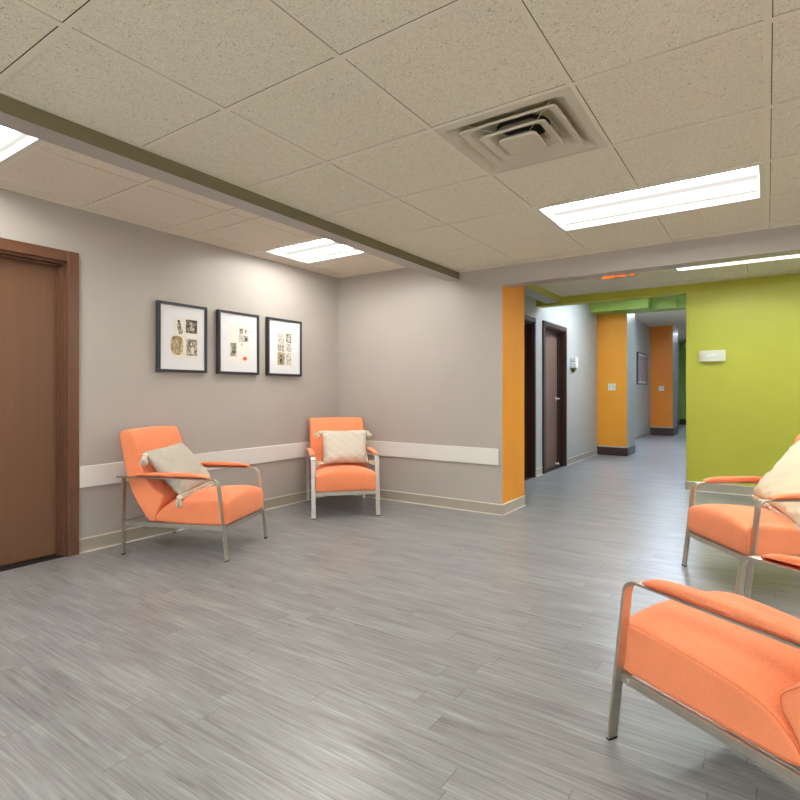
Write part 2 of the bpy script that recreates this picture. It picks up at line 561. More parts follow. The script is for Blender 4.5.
# projecting orange piers in the hallway
for n, (y0, y1, x1, mt, lab) in enumerate([(10.1, 10.78, -2.045, 'orange_wall', 'nearer amber orange pier in the hallway with a dark base'),
                                           (15.5, 16.4, -2.02, 'orange_wall2', 'farther deep orange pier in the hallway beyond the framed print')]):
    r = struct_empty('wall_pier', lab, 'pier', (XH, y0, 0))
    b = MB(); b.box(0, x1-XH, 0, y1-y0, 0, HH+.1)
    o = b.build('pier_body', [mt, 'hall_wall'], r)
    for p in o.data.polygons:
        if p.normal.x > .9:
            p.material_index = 1
    b = MB()
    hb = .145 if n == 0 else .2
    b.box(-.0, x1-XH+.014, -.014, y1-y0, 0, hb)
    b.box(-.0, x1-XH+.01, -.01, y1-y0, hb, hb+.022, 1)
    o = b.build('pier_base', ['base_dark', 'hall_wall'], r)
    o['label'] = 'dark brown base'

# bulkheads under the hallway ceiling
b = MB()
b.box(XH, -1.615, 9.62, 10.2, 2.52, 2.9)
b.box(-1.615, -1.24, 9.93, 10.2, 2.52, 2.9)
b.box(-1.24, XG, 9.96, 10.2, 2.52, 2.9)
o = b.build('trim_2', ['green_dark', 'plenum']); st(o, 'stepped leaf green bulkhead above the nearer orange pier', 'bulkhead')
b = MB(); b.box(XH, -1.615, 9.61, 9.62, 2.7, 2.75)
st(b.build('trim_3', 'orange_wall2'), 'thin orange strip along the top of the bulkhead', 'trim')

# side soffit of the passage
b = MB(); b.box(-2.42, -2.215, YR+.54, YG, 2.3, 2.5)
o = b.build('trim_4', ['green', 'hall_wall'])
for p in o.data.polygons:
    if p.normal.z < -.9:
        p.material_index = 1
st(o, 'green soffit box along the left of the passage ceiling', 'soffit')

# lounge beams
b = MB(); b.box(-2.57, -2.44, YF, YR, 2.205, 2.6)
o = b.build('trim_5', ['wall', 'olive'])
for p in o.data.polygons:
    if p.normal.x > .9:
        p.material_index = 1  # side towards the lounge gets a darker olive tone
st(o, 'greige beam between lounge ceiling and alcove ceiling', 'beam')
b = MB(); b.box(XC, XR, YR, YR+.16, 2.105, 2.6)
st(b.build('trim_6', 'wall'), 'greige beam over the opening to the passage', 'beam')

# roof slab that closes everything
b = MB(); b.box(XL-.3, XR+.3, YF-.3, 22, 3.05, 3.15)
st(b.build('ceiling_slab', 'plenum'), 'structural slab above the hung ceilings', 'ceiling')


def hung_ceiling(x0, x1, y0, y1, z, xs, ys, holes, mt, lab, g=.012):
    """tiles in a T-bar grid; every tile a little above the flange with a thin dark joint"""
    X_ = sorted({x0, x1, *[x for x in xs if x0 < x < x1]})
    Y_ = sorted({y0, y1, *[y for y in ys if y0 < y < y1]})
    t = MB()
    for i in range(len(X_)-1):
        for j in range(len(Y_)-1):
            a, c, d, e = X_[i], X_[i+1], Y_[j], Y_[j+1]
            if any(hx0-.01 <= a and c <= hx1+.01 and hy0-.01 <= d and e <= hy1+.01 for hx0, hx1, hy0, hy1 in holes):
                continue
            l = g if a > x0 else 0; r_ = g if c < x1 else 0
            f = g if d > y0 else 0; k = g if e < y1 else 0
            t.box(a+l+.003, c-r_-.0, d+f+.0, e-k-.004, z+.001, z+.018)
    t.box(x0, x1, y0, y1, z+.055, z+.065, 1)
    c_ = t.build('ceiling', [mt, 'plenum']); st(c_, lab, 'ceiling')
    q = MB()
    for x in X_[1:-1]:
        segs = [(y0, y1)]
        for hx0, hx1, hy0, hy1 in holes:
            if hx0+.02 < x < hx1-.02:
                segs = [s for (p, r) in segs for s in ((p, min(r, hy0)), (max(p, hy1), r)) if s[1]-s[0] > .01]
        for p, r in segs:
            q.box(x-g, x+g, p, r, z-.001, z+.002)
    for y in Y_[1:-1]:
        segs = [(x0, x1)]
        for hx0, hx1, hy0, hy1 in holes:
            if hy0+.02 < y < hy1-.02:
                segs = [s for (p, r) in segs for s in ((p, min(r, hx0)), (max(p, hx1), r)) if s[1]-s[0] > .01]
        for p, r in segs:
            q.box(p, r, y-g, y+g, z-.0015, z+.0015)
    # wall angle
    q.box(x0, x1, y0, y0+.018, z-.002, z+.001); q.box(x0, x1, y1-.018, y1, z-.002, z+.001)
    q.box(x0, x0+.018, y0, y1, z-.002, z+.001); q.box(x1-.018, x1, y0, y1, z-.002, z+.001)
    q.build('ceiling_grid', 'grid', c_)
    return c_


T = .61
gx = [-1.83+T*i for i in range(-2, 9)]
gy = [.808+T*j for j in range(-8, 8)]


def cell(i0, i1, j0, j1):
    return (-1.83+T*i0, -1.83+T*i1, .808+T*j0, .808+T*j1)


main_lights = [cell(1, 3, 4, 5), cell(1, 3, -2, -1), cell(5, 7, 4, 5), cell(5, 7, 1, 2), cell(5, 7, -2, -1), cell(1, 3, -5, -4)]
vent_cell = cell(1, 2, 2, 3)
hung_ceiling(-2.44, XR, YF, YR, HM, gx, gy, main_lights+[vent_cell], 'tile', 'beige fissured tile ceiling over the lounge')
ax0, ax1 = XL, -2.57
alc_x = [-3.79, -3.185, -2.575]
alc_y = [-2.4, -1.79, -1.18, -.57, .035, .645, 1.25, 1.85, 2.46, 2.69, 3.31, 3.915, 4.5]
alcove_lights = [(-3.79, -2.57, 3.31, 3.915), (-3.79, -2.57, .645, 1.25), (-3.79, -2.57, -1.79, -1.18)]
hung_ceiling(ax0, ax1, YF, YR, HA, alc_x, alc_y, alcove_lights, 'tile_smooth', 'pale tile ceiling over the alcove')
pas_lights = [(-.79, .43, 5.59, 6.20), (1.2, 2.42, 5.59, 6.2)]
hung_ceiling(-2.215, XR, YR+.16, YG, HP, [-2.01, -1.40, -.79, -.18, .43, 1.04, 1.65, 2.26], [4.98, 5.59, 6.20, 6.81], pas_lights, 'tile_smooth', 'pale tile ceiling over the passage')
b = MB(); b.box(XH, -2.215, YR+.54, YG, 2.5, 2.53)
st(b.build('ceiling_recess', 'green_dark'), 'dark recess beside the passage soffit', 'ceiling')
b = MB(); b.box(XH, XG, YG+.16, 9.95, 2.81, 2.85)
st(b.build('ceiling_hallway_mouth', 'tile_smooth'), 'ceiling just inside the hallway', 'ceiling')
hall_lights = [(-1.95, -1.34, 11.45, 12.67), (-1.95, -1.34, 17.0, 18.22)]
hung_ceiling(XH, XG, 10.2, 21.2, HH, [-1.95, -1.34], [10.84+.61*k for k in range(18)]+[11.45, 12.67], hall_lights, 'tile_smooth', 'pale tile ceiling of the hallway')

# -------- baseboards: vinyl base, white line where it meets the floor
def baseboard(name, x0, y0, x1, y1, nx, ny, h=.1, lab='', line=True, mt='base'):
    b = MB(); t = .008
    X0, X1 = sorted((x0, x1)); Y0, Y1 = sorted((y0, y1))
    def bar(t_, z0, z1, mi):
        if nx:
            b.box(min(x0, x0+nx*t_), max(x0, x0+nx*t_), Y0, Y1, z0, z1, mi)
        else:
            b.box(X0, X1, min(y0, y0+ny*t_), max(y0, y0+ny*t_), z0, z1, mi)
    bar(t, 0, h, 0)
    bar(t+.003, h-.007, h+.001, 1 if line else 0)  # highlight along the top edge, put in as a white strip
    bar(t+.012, 0, .008, 1 if line else 0)
    o = b.build(name, [mt, 'base_line']); st(o, lab, 'baseboard')
    return o


baseboard('baseboard_left', XL, D1+.075, XL, YR, 1, 0, lab='warm grey baseboard along the left wall')
baseboard('baseboard_left_front', XL, YF, XL, D0-.075, 1, 0, lab='baseboard of the left wall before the door')
baseboard('baseboard_rear', XL+.009, YR, XC+.009, YR, 0, -1, lab='warm grey baseboard along the rear wall')
baseboard('baseboard_return', XC, YR-.009, XC, YR+.54, 1, 0, lab='baseboard around the amber wall end')
baseboard('baseboard_green', XG-.01, YG, XR, YG, 0, -1, lab='grey baseboard under the lime green wall', h=.104)
baseboard('baseboard_hallway', XH, 8.27, XH, 10.08, 1, 0, lab='grey baseboard between hallway door and orange pier')
baseboard('baseboard_hallway_door', XH, 6.94, XH, 7.20, 1, 0, lab='short baseboard between the two hallway doors')
baseboard('baseboard_hallway_far', XH, 10.78, XH, 15.48, 1, 0, lab='baseboard between the two orange piers')
baseboard('baseboard_hallway_end', XH, 16.4, XH, 21.2, 1, 0, lab='dark baseboard past the farther pier', mt='base_dark', line=False, h=.16)
baseboard('baseboard_end', XH+.01, 21.2, XG, 21.2, 0, -1, lab='dark base under the far green wall', mt='base_dark', line=False, h=.19)

# -------- wall guard rails
def guard(name, bx, lab):
    b = MB(); b.bbox(*bx, .004)
    st(b.build(name, 'guard'), lab, 'wall guard')


guard('trim_7', (XL, XL+.014, D1+.075, YR, .455, .607), 'white wall guard rail behind the armchairs on the left wall')
guard('trim_8', (XL+.015, -2.037, YR-.014, YR, .455, .607), 'white wall guard rail along the rear wall')

# -------- doors
def door(name, lab, x, y0, y1, top, leaf_m, frame_m, depth, casing, handle, kick=True):
    r = struct_empty(name, lab, 'door', (x, (y0+y1)/2, 0))
    hw = (y1-y0)/2
    f = MB()
    c = casing
    for s in (-1, 1):
        ya, yb = sorted((s*(hw-.004), s*(hw+c)))
        f.bbox(-.002, .022, ya, yb, 0, top+c, .004)          # casing face
        ya, yb = sorted((s*(hw-.02), s*hw))
        f.box(-depth-.02, .0, ya, yb, 0, top)               # jamb
        ya, yb = sorted((s*(hw-.036), s*(hw-.02)))
        f.box(-depth+.012, -depth+.034, ya, yb, 0, top-.02)   # stop
        ya, yb = sorted((s*(hw+.004), s*(hw+.016)))
        f.box(.022, .026, ya, yb, 0, top+.01)
    f.bbox(-.002, .022, -hw+.004, hw-.004, top-.004, top+c, .004)
    f.box(-depth-.02, 0, -hw, hw, top-.02, top)
    f.box(-depth+.012, -depth+.034, -hw+.02, hw-.02, top-.036, top-.02)
    f.build('door_frame', frame_m, r)
    l = MB(); l.bbox(-depth-.035, -depth+.008, -hw+.023, hw-.023, .012, top-.024, .002)
    leaf = l.build('door_leaf', leaf_m, r)
    t = MB(); t.box(-depth-.04, 0, -hw+.02, hw-.02, 0, .006)
    t.build('threshold', 'black', r)
    if handle:
        hy = handle*(hw-.09)
        k = MB()
        k.tube([(-depth+.006, hy, 1.03), (-depth+.014, hy, 1.03)], .03, 16)
        k.tube([(-depth+.01, hy, 1.03), (-depth+.062, hy, 1.03)], .011, 10)
        k.tube([(-depth+.058, hy, 1.03), (-depth+.06, hy-handle*.05, 1.032), (-depth+.056, hy-handle*.12, 1.028)], [.011, .0095, .008], 10)
        k.build('handle', 'steel', leaf)
    return r, leaf


door('door_1', 'brown laminate door in the left wall beside the armchair', XL, D0, D1, DT, 'door', 'door_frame', .085, .07, 0)
door('door_2', 'dark doorway seen just past the amber wall end', XH, *doors_h[0], 2.05, 'frame_hall', 'frame_hall', .12, .06, 0)
_, leaf = door('door_3', 'dark brown hallway door with a lever handle', XH, *doors_h[1], 2.05, 'door_hall', 'frame_hall', .11, .065, 1)
k = MB(); k.tube([(-.1, .33, .05), (-.055, .33, .05)], .014, 10); k.tube([(-.055, .33, .05), (-.045, .33, .05)], .02, 10)
k.build('door_stop', 'plastic_white', leaf)


# ================================================================== LAMPS
def ceiling_light(cellr, z, lens, label, frame_w=.03):
    x0, x1, y0, y1 = cellr
    cx_, cy_ = (x0+x1)/2, (y0+y1)/2
    hx, hy = (x1-x0)/2-.006, (y1-y0)/2-.006
    r = thing('ceiling_light', label, 'ceiling light', (cx_, cy_, z), 0, 'recessed fluorescent ceiling lights')
    f = MB()
    fw = frame_w
    def ring(a, bq, z0, z1):
        return [(sx*a, sy*bq, zz) for zz in (z0, z1) for sx, sy in ((-1, -1), (1, -1), (1, 1), (-1, 1))]
    for ya, yb, xa, xb in ((-hy, -hy+fw, -hx, hx), (hy-fw, hy, -hx, hx), (-hy+fw, hy-fw, -hx, -hx+fw), (-hy+fw, hy-fw, hx-fw, hx)):
        f.box(xa, xb, ya, yb, -.004, .012)
    # inner bevel up to the lens
    zi = .038; ins = .014
    a0, b0 = hx-fw, hy-fw
    rings = [[(-a0, -b0, -.004), (a0, -b0, -.004), (a0, b0, -.004), (-a0, b0, -.004)],
             [(-a0+ins, -b0+ins, zi), (a0-ins, -b0+ins, zi), (a0-ins, b0-ins, zi), (-a0+ins, b0-ins, zi)]]
    f.loft(rings, 0, False, False)
    f.box(-hx, hx, -hy, hy, .042, .047)
    f.build('frame', 'lamp_frame', r)
    l = MB(); l.box(-a0+ins, a0-ins, -b0+ins, b0-ins, .034, .040)
    l.build('lens', lens, r)
    return r


ll = ['fluorescent panel in the lounge ceiling right of the square air vent', 'fluorescent panel in the lounge ceiling overhead behind the viewer',
      'fluorescent panel in the lounge ceiling at the far right', 'fluorescent panel in the lounge ceiling right of the viewer',
      'fluorescent panel in the lounge ceiling behind and right of the viewer', 'fluorescent panel in the lounge ceiling farthest behind the viewer']
for c_, l_ in zip(main_lights, ll):
    ceiling_light(c_, HM, 'lens', l_)
for c_, l_ in zip(alcove_lights, ['fluorescent panel in the alcove ceiling near the rear corner above the pictures', 'fluorescent panel in the alcove ceiling above the brown door',
                                  'fluorescent panel in the alcove ceiling behind the viewer']):
    ceiling_light(c_, HA, 'lens_alcove', l_)
for c_, l_ in zip(pas_lights, ['fluorescent panel in the passage ceiling in front of the lime wall', 'fluorescent panel in the passage ceiling outside the picture at right']):
    ceiling_light(c_, HP, 'lens_passage', l_)
for c_, l_ in zip(hall_lights, ['hallway fluorescent panel just past the green bulkhead', 'hallway fluorescent panel beyond the farther orange pier']):
    ceiling_light(c_, HH, 'lens_hall', l_)
_c = ceiling_light((-1.95, -1.34, 7.5, 8.72), 2.76, 'lens_mouth_fill', 'added hallway fill panel hidden above the lime header')  # unseen panel added to brighten the nearer pier and hallway walls


# ================================================================== AIR VENT
def rsq(h, r, z, n=5, cx_=0, cy_=0):
    pts = []
    for sx, sy, a0 in ((1, 1, 0), (-1, 1, 90), (-1, -1, 180), (1, -1, 270)):
        for k in range(n+1):
            a = math.radians(a0+90*k/n)
            pts.append((cx_+sx*(h-r)+r*math.cos(a), cy_+sy*(h-r)+r*math.sin(a), z))
    return pts


vx0, vx1, vy0, vy1 = vent_cell
vent = thing('ceiling_vent', 'square cream air vent with nested cones in the lounge ceiling', 'air vent', ((vx0+vx1)/2, (vy0+vy1)/2, HM))
b = MB()
b.loft([rsq(.298, .004, -.003), rsq(.262, .012, -.005), rsq(.250, .02, .004), rsq(.205, .03, .036)], 0, False, False)
b.loft([rsq(.298, .004, -.003), rsq(.298, .004, .012)], 0, False, False)
b.build('frame', 'vent', vent)
b = MB()
b.loft([rsq(.205, .03, .036), rsq(.16, .06, .044), rsq(.12, .119, .050)], 0, True, False)
b.build('throat', 'vent_throat', vent)
b = MB(); b.tube([(0, 0, .05), (0, 0, .20)], .12, 28, cap=False)
b.box(-.15, .15, -.15, .15, .2, .21)
b.build('duct', 'duct', vent)
b = MB(); b.tube([(-.11, -.02, .105), (.11, -.02, .098)], .012, 8); b.box(-.09, .09, -.03, .05, .10, .104)
b.build('damper', 'copper', vent)
for h0, h1, z0, z1 in ((.130, .218, .050, -.010), (.085, .150, .032, -.022)):
    b = MB()
    b.loft([rsq(h0, .035, z0), rsq(h1-.03, .03, z1+.010), rsq(h1-.006, .025, z1), rsq(h1, .022, z1+.001), rsq(h1+.001, .022, z1+.007),
            rsq(h1-.028, .03, z1+.018), rsq(h0, .036, z0+.006)], 0, False, False)
    b.build('louver', 'vent', vent)
b = MB()
b.loft([rsq(.082, .022, -.030), rsq(.086, .022, -.027), rsq(.086, .022, -.020), rsq(.055, .022, .002)], 0, False, True)
b.build('centre_plate', 'vent', vent)
b = MB()
for a in (45, 135, 225, 315):
    c_, s_ = math.cos(math.radians(a)), math.sin(math.radians(a))
    b.tube([(.05*c_, .05*s_, -.0), (.26*c_, .26*s_, .03)], .003, 6)
b.build('bracket', 'vent', vent)


# ================================================================== ARMCHAIR
CHW = .31       # half width over the frame
SEAT = [(-.160, .232), (.0, .229), (.36, .229), (.380, .236), (.388, .27), (.390, .34), (.384, .376), (.355, .392), (.28, .391), (.16, .382), (.05, .371), (-.03, .358), (-.085, .338), (-.125, .305), (-.152, .27)]
BACK = [(-.150, .229), (-.205, .230), (-.275, .325), (-.355, .455), (-.395, .60), (-.420, .73), (-.440, .815), (-.432, .850), (-.40, .862), (-.352, .852),
        (-.328, .815), (-.30, .73), (-.262, .62), (-.205, .50), (-.140, .43), (-.098, .395), (-.098, .36), (-.125, .32), (-.148, .27)]


def bar(mb, path, w_, t):
    """flat bar of thickness t following path in (x,z), width w_ across y, centred on y=0"""
    n = len(path); L_, R_ = [], []
    for i in range(n):
        a, c = path[max(i-1, 0)], path[min(i+1, n-1)]
        tx, tz = c[0]-a[0], c[1]-a[1]; l = math.hypot(tx, tz)
        nx, nz = -tz/l, tx/l
        L_.append((path[i][0]+nx*t/2, path[i][1]+nz*t/2)); R_.append((path[i][0]-nx*t/2, path[i][1]-nz*t/2))
    e = .0015
    rings = []
    for l, r in zip(L_, R_):
        m_ = ((l[0]+r[0])/2, (l[1]+r[1])/2)
        rings.append([(l[0], -w_/2+e, l[1]), (l[0], w_/2-e, l[1]), (.85*l[0]+.15*m_[0], w_/2, .85*l[1]+.15*m_[1]), (.85*r[0]+.15*m_[0], w_/2, .85*r[1]+.15*m_[1]),
                      (r[0], w_/2-e, r[1]), (r[0], -w_/2+e, r[1]), (.85*r[0]+.15*m_[0], -w_/2, .85*r[1]+.15*m_[1]), (.85*l[0]+.15*m_[0], -w_/2, .85*l[1]+.15*m_[1])])
    mb.loft(rings, 0, False, True)


def shift_y(mb, dy):
    mb.v = [(x, y+dy, z) for x, y, z in mb.v]


def make_armchair():
    r = thing('armchair', '', 'armchair', (0, 0, 0), 0, 'orange lounge armchairs')
    BW, BT = .038, .010
    # cushions
    b = MB(); cushion(b, SEAT, .275, .016, 0, it=2, puff=.052)
    seat = b.build('seat', 'fabric', r)
    b = MB(); cushion(b, BACK, .275, .018, .008, it=2)
    back = b.build('backrest', 'fabric', r)
    for prof, par, dd in ((SEAT, seat, .016), (BACK, back, .018)):
        pts = smooth_closed(prof, 2)
        for s in (-1, 1):
            q = inset(pts, dd*(1-math.sin(PI/4))-.0005)
            y = s*((.275-dd)+dd*math.cos(PI/4))
            b = MB(); b.tube([(x, y, z) for x, z in q+[q[0], q[1]]], .0018, 5, cap=False)
            b.build('seam', 'seam', par)
    # frame
    for s in (-1, 1):
        yc = s*(CHW-BW/2)
        # front leg with rounded shoulder
        path = [(.397, .006), (.3375, .490)]
        cxr, czr, rr = .2905, .4915, .0465
        for k in range(1, 8):
            a = math.radians(0+90*k/7)
            path.append((cxr+rr*math.cos(a), czr+rr*math.sin(a)))
        b = MB(); bar(b, path, BW, BT); shift_y(b, yc)
        leg = b.build('leg', 'steel', r)
        g = MB(); g.box(.391, .404, yc-BW/2+.001, yc+BW/2-.001, 0, .007)
        g.build('foot_cap', 'black', leg)
        b = MB(); bar(b, [(.2905, .538), (-.43, .538)], BW, .008); shift_y(b, yc)
        arm = b.build('armrest', 'steel', r)
        p = MB()
        cushion(p, [(.265, .543), (-.285, .543), (-.29, .552), (-.262, .565), (-.1, .576), (.1, .577), (.215, .571), (.262, .556)], .0235, .008, .002, it=2, steps=4, mid=5)
        shift_y(p, yc)
        p.build('arm_pad', 'fabric', arm)
        b = MB(); bar(b, [(-.388, .006), (-.388, .536)], BW*.78, BT*1.2); shift_y(b, yc)
        leg = b.build('leg', 'steel', r)
        g = MB(); g.box(-.394, -.382, yc-.014, yc+.014, 0, .007)
        g.build('foot_cap', 'black', leg)
    b = MB()
    for s in (-1, 1):
        y = s*.279
        b.bbox(-.385, .372, y-.006, y+.006, .198, .228, .0015)
        b.tube([(.34, y+s*.004, .213), (.34, y+s*.010, .213)], .007, 10)
    b.bbox(.372, .384, -.279, .279, .198, .228, .0015)
    b.bbox(-.175, -.163, -.279, .279, .198, .228, .0015)
    b.bbox(-.394, -.384, -.279, .279, .198, .226, .0015)
    b.box(-.16, .37, -.25, .25, .218, .230)
    b.build('seat_frame', 'steel', r)
    return r


def copy_tree(o, parent=None):
    c = o.copy(); COL.objects.link(c)
    if parent:
        c.parent = parent
    for ch in list(o.children):
        copy_tree(ch, c)
    return c


def chair_place(foot_a, foot_b, ang):
    """foot_a, foot_b = the two front feet; centre sits .397 behind them"""
    a = math.radians(ang)
    mx, my = (foot_a[0]+foot_b[0])/2, (foot_a[1]+foot_b[1])/2
    return (mx-.397*math.cos(a), my-.397*math.sin(a), 0), a


A_left = chair_place((-2.956, 2.299), (-3.208, 2.857), 22.8)
A_corner = chair_place((-3.332, 3.493), (-2.914, 3.951), -42.4)
A_mid = chair_place((-.456, 3.929), (-.078, 3.435), 217.4)
A_near = chair_place((-.426, 1.814), (-.116, 2.351), 150)
proto = make_armchair()
for i, ((loc, a), lab) in enumerate([
        (A_left, 'orange armchair against the left wall between brown door and corner, holding a tasselled grey cushion'),
        (A_corner, 'orange armchair in the far alcove corner with a pale cushion upright on its seat'),
        (A_mid, 'orange armchair in front of the lime green wall with a cream throw pillow'),
        (A_near, 'orange armchair nearest the viewer at lower right with an empty seat')]):
    c_ = proto if i == 0 else copy_tree(proto)
    c_.location = loc; c_.rotation_euler = (0, 0, a)
    c_['label'] = lab


# ================================================================== PILLOWS
def pillow_point(u, v, s, W_, H_, T_, seed, wr):
    """u,v in -1..1, s = side"""
    px = u*W_/2*(1-.07*(1-u*u)*0-.06*(1-abs(v))**1*(abs(u)**4)*1)
    pz = v*H_/2*(1-.06*(1-abs(u))*(abs(v)**4))
    e = max(0, (1-u**4)*(1-v**4))
    t = T_/2*e**.55
    wv = math.sin(u*9+seed)*math.cos(v*5+seed*2)*.35+math.sin((u+v)*13+seed*3)*.25+math.sin((u-1.3*v)*17+seed)*.2
    edge = (abs(u)**3+abs(v)**3)*.6+.25
    t += wr*wv*edge*min(1, e*4)
    return (px, s*t, pz)


def make_pillow(name, label, W_, H_, T_, mt, seed, wr=.006, group='throw cushions'):
    """local frame: width x, height z, thickness y; origin at the bottom edge centre"""
    r = thing(name, label, 'cushion', (0, 0, 0), 0, group)
    n = 40
    b = MB()
    for s in (-1, 1):
        vs = []
        for i in range(n+1):
            for j in range(n+1):
                u, v = -1+2*i/n, -1+2*j/n
                u = math.copysign(abs(math.sin(u*PI/2))**.85, u); v = math.copysign(abs(math.sin(v*PI/2))**.85, v)
                x, y, z = pillow_point(u, v, s, W_, H_, T_, seed, wr)
                vs.append((x, y, z+H_/2))
        fs = [(i*(n+1)+j, (i+1)*(n+1)+j, (i+1)*(n+1)+j+1, i*(n+1)+j+1) for i in range(n) for j in range(n)]
        b.add(vs, fs, 0, True)
    b.build('cover', mt, r)
    return r


def add_tassel(r, x, z, tilt, L_=.075):
    """knotted yarn tassel hanging from a corner"""
    b = MB()
    dx, dy, dz = tilt
    d = Vector(tilt).normalized()
    o = Vector((x, 0, z))
    b.tube([o, o+d*.012], .005, 8)
    b.tube([o+d*.006, o+d*.012, o+d*.022, o+d*.030, o+d*.034], [.007, .017, .021, .017, .013], 12)
    rnd = random.Random(int((x+z)*1000)+3)
    a = Vector((0, 1, 0)) if abs(d.y) < .8 else Vector((1, 0, 0))
    u_ = d.cross(a).normalized(); w_ = d.cross(u_)
    for k in range(46):
        th = rnd.uniform(0, 2*PI); q = math.sqrt(rnd.random())
        s0 = (u_*math.cos(th)+w_*math.sin(th))
        l = L_*rnd.uniform(.8, 1.05)
        b.tube([o+d*.03+s0*.012*q, o+d*(.03+l*.5)+s0*.024*q, o+d*(.03+l)+s0*.029*q+Vector((rnd.uniform(-.003, .003), 0, 0))], .0026, 5)
    return b.build('tassel', 'yarn', r)


def add_fringe(r, p0, p1, d, n=70, L_=.028):
    b = MB(); rnd = random.Random(11)
    p0, p1, d = Vector(p0), Vector(p1), Vector(d).normalized()
    ax = (p1-p0).normalized()
    for k in range(n):
        t = (k+rnd.uniform(-.3, .3))/(n-1)
        o = p0.lerp(p1, min(1, max(0, t)))+Vector((0, rnd.uniform(-.004, .004), 0))
        l = L_*rnd.uniform(.7, 1.1)
        b.tube([o, o+d*l*.6+ax*rnd.uniform(-.004, .004), o+d*l+ax*rnd.uniform(-.007, .007)+Vector((0, rnd.uniform(-.006, .006), 0))], .0024, 4)
    b.tube([p0, p0.lerp(p1, .5), p1], .0045, 6)
    o = b.build('fringe', 'yarn', r)
    return o


def place_pillow(r, chair, bottom, top, yc, roll=0.):
    """bottom/top = (x,z) of the pillow's centre plane in chair space; the pillow's x axis runs across the chair"""
    loc, a = chair
    Bv = Vector((bottom[0], yc, bottom[1])); Tv = Vector((top[0], yc, top[1]))
    up = (Tv-Bv).normalized()
    right = Vector((0, 1, 0))
    if roll:
        nrm = right.cross(up)
        R = Matrix.Rotation(math.radians(roll), 3, nrm)
        up = R @ up; right = R @ right
    nrm = up.cross(right)
    m = Matrix((right, nrm, up)).transposed().to_4x4()
    m.translation = Bv
    W = Matrix.Translation(loc) @ Matrix.Rotation(a, 4, 'Z') @ m
    r.location = W.to_translation()
    r.rotation_euler = W.to_euler()


p1 = make_pillow('throw_pillow', 'grey cushion with cream tassels and fringe leaning in the armchair by the brown door', .45, .39, .12, 'pillow_grey', 1.3, .016)
add_fringe(p1, (-.22, 0, .0), (.22, 0, .0), (0, .0, -1), 90, .034)
add_tassel(p1, -.222, .38, (-.62, .25, -.75), .06)
add_tassel(p1, -.222, .006, (-.28, .55, -.72), .058)
add_tassel(p1, .222, .006, (.7, .3, -.3), .05)
place_pillow(p1, A_left, (.025, .434), (-.225, .715), -.045, 4)
p2 = make_pillow('throw_pillow', 'pale cushion standing on the seat of the armchair in the alcove corner', .445, .345, .14, 'pillow_pale', 4.1, .017)
add_tassel(p2, -.222, .335, (-.8, .1, -.6), .045)
add_tassel(p2, .222, .335, (.6, .1, -.8), .05)
add_tassel(p2, -.215, .01, (-1, .2, -.05), .05)
add_tassel(p2, .215, .01, (1, .2, -.1), .05)
place_pillow(p2, A_corner, (-.015, .432), (-.16, .74), .05, 0)
p3 = make_pillow('throw_pillow', 'large cream cushion slumped in the armchair before the lime green wall', .50, .48, .15, 'pillow_cream', 2.2, .022)
add_fringe(p3, (-.24, 0, .0), (.24, 0, .0), (0, .1, -1), 80)
add_tassel(p3, -.24, .47, (-.5, .35, -.8)); add_tassel(p3, .24, .47, (.5, .35, -.8))
place_pillow(p3, A_mid, (.05, .435), (-.20, .78), .05, -14)


# ================================================================== PICTURES
def flat(mb, y0, y1, z0, z1, x=0., t=.0008, mi=0):
    mb.box(x, x+t, y0, y1, z0, z1, mi)


def ell(mb, cy, cz, ry, rz, x, mi=0, n=24, t=.0006):
    p = [(x, cy+ry*math.cos(2*PI*k/n), cz+rz*math.sin(2*PI*k/n)) for k in range(n)]
    q = [(x+t, a[1], a[2]) for a in p]
    mb.loft([p, q], mi, False, True)


def picture(y0, y1, z0, z1, label, x=XL, depth=.042, border=.021, name='picture_frame', frame_m='frame_black'):
    hw, hh = (y1-y0)/2, (z1-z0)/2
    r = thing(name, label, 'framed print', (x, (y0+y1)/2, (z0+z1)/2), 0, 'framed prints on the left wall')
    f = MB()
    for a in ((-hw, hw, hh-border, hh), (-hw, hw, -hh, -hh+border), (-hw, -hw+border, -hh+border, hh-border), (hw-border, hw, -hh+border, hh-border)):
        f.bbox(0.002, depth, a[0], a[1], a[2], a[3], .0018)
    f.box(.002, .006, -hw+.005, hw-.005, -hh+.005, hh-.005)
    f.build('frame', frame_m, r)
    mtb = MB(); mtb.box(.006, depth-.012, -hw+border-.001, hw-border+.001, -hh+border-.001, hh-border+.001)
    mm = mtb.build('mat_board', 'mat_board', r)
    return r, mm, depth-.012


def photo(mm, x, y0, y1, z0, z1, mt, fig=None, fm=None, oval=False):
    b = MB()
    if oval:
        n = 32
        p = []
        for k in range(n):
            c_, s_ = math.cos(2*PI*k/n), math.sin(2*PI*k/n)
            p.append(((y0+y1)/2+(y1-y0)/2*math.copysign(abs(c_)**.7, c_), (z0+z1)/2+(z1-z0)/2*math.copysign(abs(s_)**.7, s_)))
        b.loft([[(x, *q) for q in p], [(x+.0008, *q) for q in p]], 0, False, True)
    else:
        flat(b, y0, y1, z0, z1, x)
    mats = [mt]
    if fig:
        mats = [mt]+fm
        for (cy, cz, ry, rz, mi) in fig:
            ell(b, y0+(y1-y0)*cy, z0+(z1-z0)*cz, (y1-y0)*ry, (z1-z0)*rz, x+.0008+.0003*mi, mi)
    return b.build('photograph', mats, mm)


